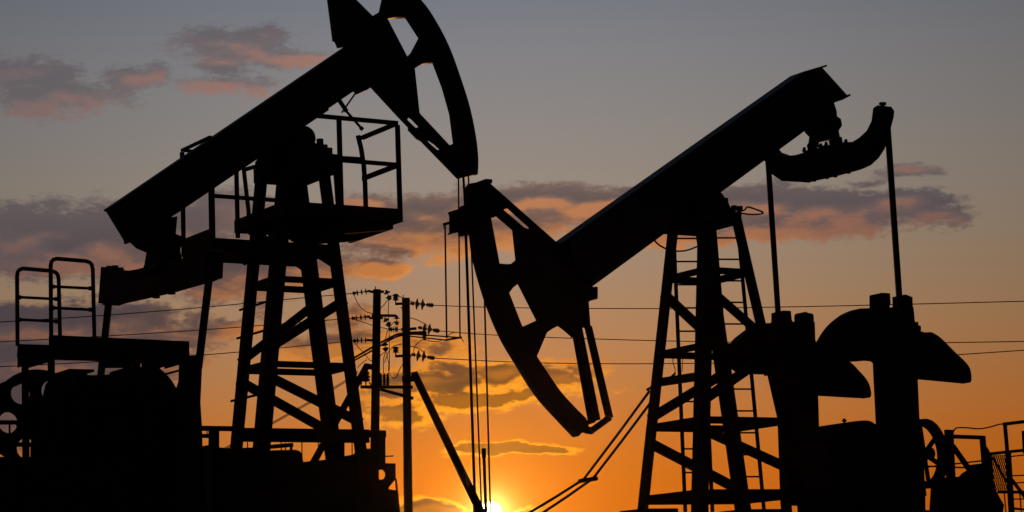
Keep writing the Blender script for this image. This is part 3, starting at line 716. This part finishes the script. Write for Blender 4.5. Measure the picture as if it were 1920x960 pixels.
obj('equipment_beam', MB().beam(V(676,725.5,PY-.14), V(774,726,PY-.14), .1, px_m(5.5)), M['dark'], lp)
obj('beam_brace', MB().beam(V(713,730,PY-.14), V(775,747,PY-.14), .06, .07), M['dark'], lp)
for x in (714,720.5,727):
    a, b = V(x,723,PY-.14), V(x,700,PY-.14)
    prof = [(0,.03)]
    for q in range(6): prof += [(.05+.14*q,.028),(.08+.14*q,.05),(.12+.14*q,.05),(.15+.14*q,.026)]
    obj('bushing', MB().lathe(a, b, prof + [(.92,.02),(1,.018)], 12), M['porcelain'], lp)
a, b = V(686,716,PY-.14), V(685,688,PY-.14)
obj('bushing', MB().lathe(a, b, [(0,.03),(.05,.09),(.16,.1),(.22,.06),(.28,.1),(.38,.1),(.44,.06),(.5,.09),(.62,.09),(.7,.05),(1,.04)], 12), M['porcelain'], lp)
obj_each('equipment_bracket', MB().beam(V(677,722,PY-.14), V(679,712,PY-.14), .03, .03).beam(V(686,722,PY-.14), V(686,715,PY-.14), .03,.03).beam(V(692,717,PY-.14), V(697,723,PY-.14), .03,.03), M['dark'], lp)
string(lp, V(694,545.5,PY-.1), V(662,550,PY-.1), 'p', 3); string(lp, V(693,593.5,PY-.1), V(660,597,PY-.1), 'p', 3); string(lp, V(693,637.5,PY-.1), V(663,639,PY-.1), 'p', 3)
string(lp, V(724,545,PY-.1), V(731,561,PY-.15), 'p', 2); string(lp, V(722,597,PY-.1), V(730,611,PY-.15), 'p', 2)
string(lp, V(721,643,PY-.1), V(723.5,657,PY-.15), 'p', 2)
o = string(lp, V(744,593,PY-.1), V(744,608,PY-.1), 'p', 2)
curve(lp, [(664,552),(668,563),(676,576),(688,585),(702,588)]); curve(lp, [(662,598),(680,604),(702,611),(728,617)]); curve(lp, [(664,640),(672,651),(684,664),(692,674),(700,678)])
curve(lp, [(727,562),(722,569),(713,579),(708,584)]); curve(lp, [(729,563),(728,580),(729,610),(730,640),(730,690),(728,702)])
curve(lp, [(721,660),(714,666),(708,671),(702,678)]); curve(lp, [(724,659),(727,672),(729,684),(728,695)])
curve(lp, [(741,602),(732,611),(726,622),(722,640)]); curve(lp, [(671,690),(673,686),(680,680),(688,674)]); curve(lp, [(723,659),(719,675),(719,700)])
# pole on the right
rpo = thing('utility_pole', 'wooden utility pole with glass insulators and a strut leaning right towards the sun', 'utility pole', Vector((V(768,1120,PY).x, PY, GZ)), 'utility poles')
b0 = V(765.5,960,PY); t0 = V(761,559,PY)
dirp = (t0-b0)/(t0.z-b0.z); foot = t0 - dirp*(t0.z-(GZ-.3))
obj('pole', MB().tube([foot, t0], [px_m(9), px_m(7.6)], 14), M['wood'], rpo)
obj('lightning_pin', MB().tube([V(756,563,PY-.1), V(756,553,PY-.1)], .012, 6), M['dark'], rpo)
sb = V(893,942,PY-.8); stp = V(777,701,PY-.15); dd = (sb-stp); k = (GZ-.2-stp.z)/dd.z
obj('pole_strut', MB().tube([stp + dd*k, stp], [.115,.085], 12), M['wood'], rpo)
obj('strut_clamp', MB().beam(V(754,711,PY-.1), V(782,710,PY-.1), .12, .12).beam(V(771,701,PY-.12), V(783,698,PY-.12), .08, .05), M['dark'], rpo)
obj('strut_block', MB().beam(V(895,944,PY-.85), Vector((V(895,944,PY-.85).x, PY-.85, GZ-.2)), .24, .2, Vector((1,0,0))), M['wood'], rpo)
for y0_, y1_, yb in ((551,563,570),(650,661,668)):
    pin(rpo, 742, y0_, y1_)
    obj('insulator_bracket', MB().beam(V(741,yb,PY), V(757,yb-1,PY), .05, .055).beam(V(742,yb-8,PY), V(742,yb,PY), .03, .03), M['dark'], rpo)
o = string(rpo, V(757,617.5,PY-.1), V(731,617.5,PY-.1), 'p', 1, 'insulator_string')
for k in range(4): obj('insulator_disc', MB().lathe(V(733+k*3.6,617.5,PY-.1), V(735.2+k*3.6,617.5,PY-.1), [(0,.03),(.4,.075),(.6,.075),(1,.03)], 12), M['porcelain'], o)
string(rpo, V(769,569,PY-.1), V(812,572.5,PY-.1), 'glass', 2); string(rpo, V(784,614,PY-.1), V(823,620.5,PY-.1), 'glass', 2); string(rpo, V(771,664.5,PY-.1), V(814,671.5,PY-.1), 'glass', 2)
obj('cross_arm', MB().beam(V(766,617,PY-.12), V(781,616,PY-.12), .06, .06), M['dark'], rpo)
obj('cross_arm', MB().beam(V(754,668,PY-.12), V(771,668,PY-.12), .06, .05), M['dark'], rpo)
ar = MB().beam(V(766,625,PY-.15), V(800,624,PY-.15), .08, .075).beam(V(766,626,PY-.18), V(862,633,PY-1.0), .03, .032).beam(V(766,630,PY-.12), V(838,638,PY-.9), .03, .032).beam(V(835,637.5,PY-.9), V(866,632.5,PY-1.0), .03, .042)
ar.tube([V(x,y,PY-.1) for x,y in arc_curve([(762,625),(745,627),(728,635),(700,650),(664,671)],4)], .026, 6).tube([V(x,y,PY-.05) for x,y in arc_curve([(762,628),(748,630),(730,638),(702,655),(664,676)],4)], .022, 6)
obj('bracket_arm', ar, M['dark'], rpo)
pin(rpo, 796, 628, 638, PY-.3, .05)
for pts in ([(764,595),(772,596.5),(785,601),(797,608),(806,614)], [(766,649),(776,650),(788,655),(797,664)], [(776,664),(776,655),(780,647),(786,641),(792,636)],
            [(800,637),(810,640),(822,640),(830,637)], [(838,631),(846,625),(856,623)], [(757,645),(748,646),(737,650),(728,661),(721,680)], [(755,683),(748,695),(743,707),(736,708),(730,700)],
            [(745,555),(752,557),(758,561)], [(762,562),(775,566),(790,569)], [(751,575),(756,583),(757,590)], [(864,634),(868,638),(869,641)]):
    curve(rpo, pts)

# ================================================================== power lines
def wire(lbl, pts, Ys, r=.011):
    c = arc_curve(pts, 8); n = len(c)
    P = [V(x, y, Ys[0] + (Ys[1]-Ys[0])*(x - pts[0][0])/(pts[-1][0]-pts[0][0])) for x, y in c]
    return tag(obj('power_line', MB().tube(P, r, 6), M['cable']), lbl, 'power line', 'overhead power lines')
wire('topmost overhead wire running right from the pole between the pumpjacks', [(812,572.5),(960,577),(1240,578.5),(1500,575),(1720,570),(1930,564.5)], (PY-.1, PY-6))
wire('middle overhead wire running right from the glass insulators of the pole', [(823,620.5),(960,630),(1240,639),(1500,643),(1720,643),(1930,640)], (PY-.1, PY-6))
wire('lowest overhead wire running right behind the lowered horsehead', [(814,671.5),(1000,680),(1220,682),(1500,678),(1720,669.5),(1930,656)], (PY-.1, PY-6))
wire('topmost overhead wire running left from the pole past the tower', [(662,550),(540,561),(400,574.5),(200,591),(-10,604.5)], (PY-.1, PY-5))
wire('middle overhead wire running left behind the tower and platform', [(660,597),(540,606),(400,617),(200,630),(-10,641.5)], (PY-.1, PY-5))
wire('lowest overhead wire running left behind the step platform', [(663,639),(540,651),(400,664),(160,679.5),(-10,688)], (PY-.1, PY-5))
sc_ = thing('service_cable', 'thin twin service cable sloping behind the left tower braces', 'cable', V(600,760,50))
for dy in (0, 3):
    obj('strand', MB().tube([V(x,y+dy,Y) for (x,y),Y in zip(((671,696),(650,712),(600,742),(520,787),(440,830),(380,862)),(53.5,52,49,46,43,41))], .009, 6), M['cable'], sc_)
gc = thing('twin_cable', 'pair of slack cables with a spacer bar hanging left from the right tower', 'cable', B.p(1100,898,.8))
for pts in ([(1218,733),(1160,812),(1095,898),(1045,930),(985,966)], [(1222,752),(1168,824),(1112,897),(1065,930),(1005,970)]):
    P = [B.p(x,y,w) for (x,y),w in zip(pts,(.62,.75,.9,1.1,1.3))]
    obj('strand', MB().tube(P, .017, 8), M['rubber'], gc)
obj('spacer_bar', MB().tube([B.p(1086,902,.9), B.p(1119,897,.9)], .028, 8), M['dark'], gc)

# ================================================================== ground
def ss(a, b, x): t = max(0, min(1, (x-a)/(b-a))); return t*t*(3-2*t)
xs = [-3000,-800,-250,-90,-45] + [-30+2*i for i in range(31)] + [45,90,250,800,3000]
ys = [-3000,-600,-150,-40,-15,-6] + [-2+1.5*i for i in range(60)] + [100,140,220,400,900,3000,9000]
vs = []
for y in ys:
    for x in xs:
        vs.append((x, y, GZ*ss(13, 21, y) + .05*math.sin(x*.9)*math.cos(y*.7) - .02 - (.6*ss(90,900,y))))
nx = len(xs)
gmb = MB().add(vs, [(j*nx+i, j*nx+i+1, (j+1)*nx+i+1, (j+1)*nx+i) for j in range(len(ys)-1) for i in range(nx-1)], True)
g_ = obj('ground', gmb, M['ground']); g_['kind'] = 'structure'

# ================================================================== thin evening air
hz = bpy.data.materials.new('evening_haze'); hz.use_nodes = True; hn = hz.node_tree; hn.nodes.clear()
pv = hn.nodes.new('ShaderNodeVolumePrincipled'); ho = hn.nodes.new('ShaderNodeOutputMaterial'); hn.links.new(pv.outputs[0], ho.inputs['Volume'])
pv.inputs['Color'].default_value = (.9, .85, .8, 1); pv.inputs['Density'].default_value = 2.5e-5; pv.inputs['Anisotropy'].default_value = .965
hb = MB(); X0, X1, Y0, Y1, Z0, Z1 = -3020, 3020, -3020, 9020, -1.8, 13.5
hb.hexa([(X0,Y0,Z0),(X1,Y0,Z0),(X1,Y1,Z0),(X0,Y1,Z0),(X0,Y0,Z1),(X1,Y0,Z1),(X1,Y1,Z1),(X0,Y1,Z1)])
ho_ = obj('haze', hb, hz); ho_['kind'] = 'stuff'

# ================================================================== sky
def azel(x, y):
    d = ray(x, y).normalized(); return math.degrees(math.atan2(d.x, d.y)), math.degrees(math.asin(d.z))
sun_az, sun_el = azel(920, 962)
w = bpy.data.worlds.new("World"); bpy.context.scene.world = w; w.use_nodes = True
nt = w.node_tree; nt.nodes.clear(); g = G(nt)
geo = g.n('ShaderNodeTexCoord').outputs['Generated']
sep = g.n('ShaderNodeSeparateXYZ', [g.v('NORMALIZE', geo)])
DX, DY, DZ = sep.outputs
AZ = g.m('MULTIPLY', g.m('ARCTAN2', DX, DY), 180/math.pi); EL = g.m('MULTIPLY', g.m('ARCSINE', DZ), 180/math.pi)
sd = Vector((math.sin(rad(sun_az))*math.cos(rad(sun_el)), math.cos(rad(sun_az))*math.cos(rad(sun_el)), math.sin(rad(sun_el))))
cosS = g.v('DOT_PRODUCT', g.v('NORMALIZE', geo), tuple(sd))
ANG = g.m('MULTIPLY', g.m('ARCCOSINE', g.m('MINIMUM', cosS, .9999999)), 180/math.pi)
def lin(r_, g__, b): return tuple(((c/255+.055)/1.055)**2.4 if c > 10 else c/255/12.92 for c in (r_, g__, b))

# clouds: (x, y, half width, half height) in photo pixels turned to degrees of azimuth and elevation, weight
clouds = [
 (50,138,90,28,.58),(105,178,120,32,.58),(245,146,45,18,.42),
 (440,85,110,32,.62),(500,65,40,22,.5),(410,120,60,20,.4),(540,112,60,18,.5),(90,130,60,24,.6),(60,195,70,24,.6),(245,140,50,18,.55),(420,165,75,17,.45),
 (50,450,140,55,1.0),(190,450,110,60,.95),(120,480,200,38,.8),(330,440,120,60,.75),(410,400,110,40,.5),
 (450,520,120,40,.6),(560,500,120,45,.55),(690,378,60,20,.6),
 (800,405,90,36,.8),(860,385,80,30,.7),(1000,385,170,32,1.0),(1110,392,120,30,.95),(780,440,130,40,.6),(960,430,160,28,.45),(700,510,60,18,.7),
 (850,450,80,30,.55),(1180,364,40,10,.6),(1240,440,80,25,.45),
 (1430,385,150,32,.9),(1560,398,160,34,.9),(1680,385,100,26,.85),(1760,405,60,20,.6),(1420,430,120,22,.5),(1560,425,180,20,.4),
 (1705,316,55,13,.6),(1640,340,40,8,.35),
 (60,622,200,46,1.25),(200,612,120,40,.9),(60,690,190,48,1.2),(40,770,150,60,1.1),(300,628,90,24,.55),(230,680,130,26,.75),(180,740,120,40,.7),
 (430,610,80,20,.4),(620,655,80,28,.8),(650,600,70,15,.4),(690,640,50,22,.6),
 (795,722,120,26,.8),(870,748,110,20,.7),(950,700,55,22,.75),(740,770,80,22,.6),(1040,715,70,26,.6),(1080,700,40,20,.5),(860,692,120,16,.5),(980,742,110,15,.5),
 (965,843,112,10,1.2),(890,840,60,7,.9),
 (785,958,80,20,1.2),(870,965,60,12,.8),(985,958,30,9,.6),(820,660,70,22,.5),(740,640,50,20,.5)]
grp = bpy.data.node_groups.new('cloud_field', 'ShaderNodeTree')
grp.interface.new_socket('P', in_out='INPUT', socket_type='NodeSocketVector'); grp.interface.new_socket('D', in_out='OUTPUT', socket_type='NodeSocketFloat'); grp.interface.new_socket('B', in_out='OUTPUT', socket_type='NodeSocketFloat')
q = G(grp); gi = q.n('NodeGroupInput').outputs[0]
wn_ = q.n('ShaderNodeTexNoise', {'Vector': q.v('MULTIPLY', gi, (1, 1.9, 1)), 'Scale': .55, 'Detail': 6, 'Roughness': .55}).outputs['Color']
warp = q.v('MULTIPLY', q.v('SUBTRACT', wn_, (.5,.5,.5)), (1.7, .8, 0))
PW = q.v('ADD', gi, warp); mx = None
for x, y, hw, hh_, wt in clouds:
    a, e = azel(x, y); sa, se = hw/76.8*1.25, hh_/76.8*1.35
    t = q.v('LENGTH', q.v('MULTIPLY_ADD', PW, (1/sa, 1/se, 0), (-a/sa, -e/se, 0)))
    f = q.m('MULTIPLY_ADD', t, -wt, wt); mx = f if mx is None else q.m('MAXIMUM', mx, f)
fb = q.noise(q.v('MULTIPLY', gi, (1, 2.0, 1)), 1.1, 10, .58)
tot = q.m('ADD', q.m('MULTIPLY', mx, 1.4), q.m('MULTIPLY_ADD', fb, 1.45, -.70))
q.n('NodeGroupOutput', [tot, mx])
PV = g.n('ShaderNodeCombineXYZ', [AZ, EL, 0.0]).outputs[0]
def dens(off):
    nd = g.nt.nodes.new('ShaderNodeGroup'); nd.node_tree = grp
    g.nt.links.new(g.v('ADD', PV, off), nd.inputs[0]); return nd.outputs
T0, B0 = dens((0,0,0)); T1, B1 = dens((0,-.34,0))
base = g.ramp(g.m('MULTIPLY', EL, 1/40), [
  (0.0, lin(190,92,14)), (2.9/40, lin(206,103,16)), (3.9/40, lin(202,108,30)), (4.8/40, lin(196,115,48)), (6.2/40, lin(181,125,76)), (8.0/40, lin(165,133,103)),
  (10.0/40, lin(151,138,124)), (12.3/40, lin(140,135,131)), (15.2/40, lin(121,125,135)), (21/40, lin(80,90,108)), (1.0, lin(22,28,42))])
dAz = g.m('SUBTRACT', AZ, sun_az)
side = g.m('MULTIPLY', g.m('MULTIPLY', dAz, dAz), -1/220.0); side = g.m('EXPONENT', side)
dim = g.m('MULTIPLY_ADD', side, .55, .45)                     # brighter towards the sun's bearing
back = g.ss(g.m('MULTIPLY', dAz, g.m('SIGN', dAz)), 14, 60, 1.0, .08)
dim = g.m('MULTIPLY', dim, back)
sky = g.mix(1.0, base, g.n('ShaderNodeCombineColor', [dim, dim, dim]).outputs[0], 'MULTIPLY')
# warm aureole about the sun
def glow(k, c):
    e = g.m('EXPONENT', g.m('MULTIPLY', ANG, -1/k)); return g.v('SCALE', c, None, None, e) if False else g.mix(1.0, g.n('ShaderNodeCombineColor', [e,e,e]).outputs[0], c, 'MULTIPLY', )
sky = g.mix(1.0, sky, glow(2.2, (.16,.03,.0)), 'ADD'); sky = g.mix(1.0, sky, glow(.6, (1.15,.52,.0)), 'ADD')
sky = g.mix(g.m('MULTIPLY', g.m('EXPONENT', g.m('MULTIPLY', ANG, -1/1.9)), .95, clamp=True), sky, (.88,.22,.001))
# clouds lit from below by the low sun: soft under-lighting, bright fringes close to the sun
near = g.m('EXPONENT', g.m('MULTIPLY', ANG, -1/3.6)); nearc = g.m('MULTIPLY', near, 2.3, clamp=True)
fine = g.noise(g.v('MULTIPLY', PV, (1, 2.6, 1)), 3.2, 6, .6)
under = g.ss(g.m('ADD', g.m('ADD', g.m('MULTIPLY', g.m('SUBTRACT', B0, B1), 1.1), g.m('MULTIPLY', g.m('SUBTRACT', T0, T1), .35)), g.m('MULTIPLY_ADD', fine, .5, -.25)), -.2, .8)
fringe = g.m('SUBTRACT', 1.0, g.ss(g.m('ADD', T0, g.m('MULTIPLY_ADD', fine, .5, -.25)), .16, .70))
lf = g.m('ADD', g.m('MULTIPLY', under, g.m('SUBTRACT', 1.0, nearc)), g.m('MULTIPLY', g.m('MAXIMUM', fringe, g.m('MULTIPLY', under, .3)), nearc))
hi = g.ss(EL, 7.5, 12)
lf = g.m('MULTIPLY', lf, g.m('MULTIPLY_ADD', g.m('EXPONENT', g.m('MULTIPLY', g.m('MULTIPLY', dAz, dAz), -1/110.0)), .75, .32))
far_c = g.ramp(lf, [(0, (.048,.043,.058)), (.4, (.080,.060,.072)), (.7, (.22,.095,.063)), (1.0, (.54,.16,.042))])
hi_c = g.ramp(lf, [(0, (.105,.092,.105)), (.4, (.15,.115,.122)), (1.0, (.33,.145,.115))])
near_c = g.ramp(lf, [(0, (.15,.058,.017)), (.35, (.36,.120,.010)), (.7, (.90,.29,.010)), (1.0, (1.0,.36,.018))])
gain = g.m('MULTIPLY_ADD', g.m('EXPONENT', g.m('MULTIPLY', ANG, -1/.8)), 2.2, 1.0)
near_c = g.mix(1.0, near_c, g.n('ShaderNodeCombineColor', [gain, gain, gain]).outputs[0], 'MULTIPLY')
cc = g.mix(nearc, g.mix(hi, far_c, hi_c), near_c)
cc = g.mix(1.0, cc, g.n('ShaderNodeCombineColor', [back, back, back]).outputs[0], 'MULTIPLY')
TF = g.m('ADD', T0, g.m('MULTIPLY_ADD', g.noise(g.v('MULTIPLY', PV, (1, 2.2, 1)), 4.5, 7, .65), .9, -.45))
opn = g.m('ADD', g.m('MULTIPLY', g.ss(TF, -.12, .42), g.m('SUBTRACT', 1.0, nearc)), g.m('MULTIPLY', g.ss(TF, -.16, .30), nearc))
op = g.m('MULTIPLY', opn, g.ss(EL, 9.0, 12.5, .95, .72))
sky = g.mix(op, sky, cc)
# the sun's disc
disc = g.ss(ANG, .30, .14); sky = g.mix(1.0, sky, glow(.24, (5.,3.6,1.0)), 'ADD', )
sky = g.mix(disc, sky, (30,24,14), )
nish = g.n('ShaderNodeTexSky', sky_type='NISHITA'); nish.sun_disc = False; nish.sun_elevation = rad(sun_el); nish.sun_rotation = rad(sun_az)
bg1 = g.n('ShaderNodeBackground', [sky, 1.0]); bg2 = g.n('ShaderNodeBackground', [nish.outputs[0], .0004])
add = g.n('ShaderNodeAddShader', [bg1.outputs[0], bg2.outputs[0]])
g.n('ShaderNodeOutputWorld', [add.outputs[0]])
try:
    w.cycles.sampling_method = 'MANUAL'; w.cycles.sample_map_resolution = 512
except Exception: pass

sl = bpy.data.lights.new('sun', 'SUN'); so = bpy.data.objects.new('sun', sl); C.objects.link(so)
sl.energy = 0.6; sl.angle = rad(.5); sl.color = (1, .36, .07)
so.rotation_euler = sd.to_track_quat('Z', 'Y').to_euler()

vs_ = bpy.context.scene.view_settings
vs_.view_transform = 'Standard'; vs_.look = 'None'; vs_.exposure = 0; vs_.gamma = 1; vs_.use_curve_mapping = False
cy = bpy.context.scene.cycles if hasattr(bpy.context.scene, 'cycles') else None
if cy:
    cy.max_bounces = 4; cy.volume_bounces = 0; cy.use_denoising = True
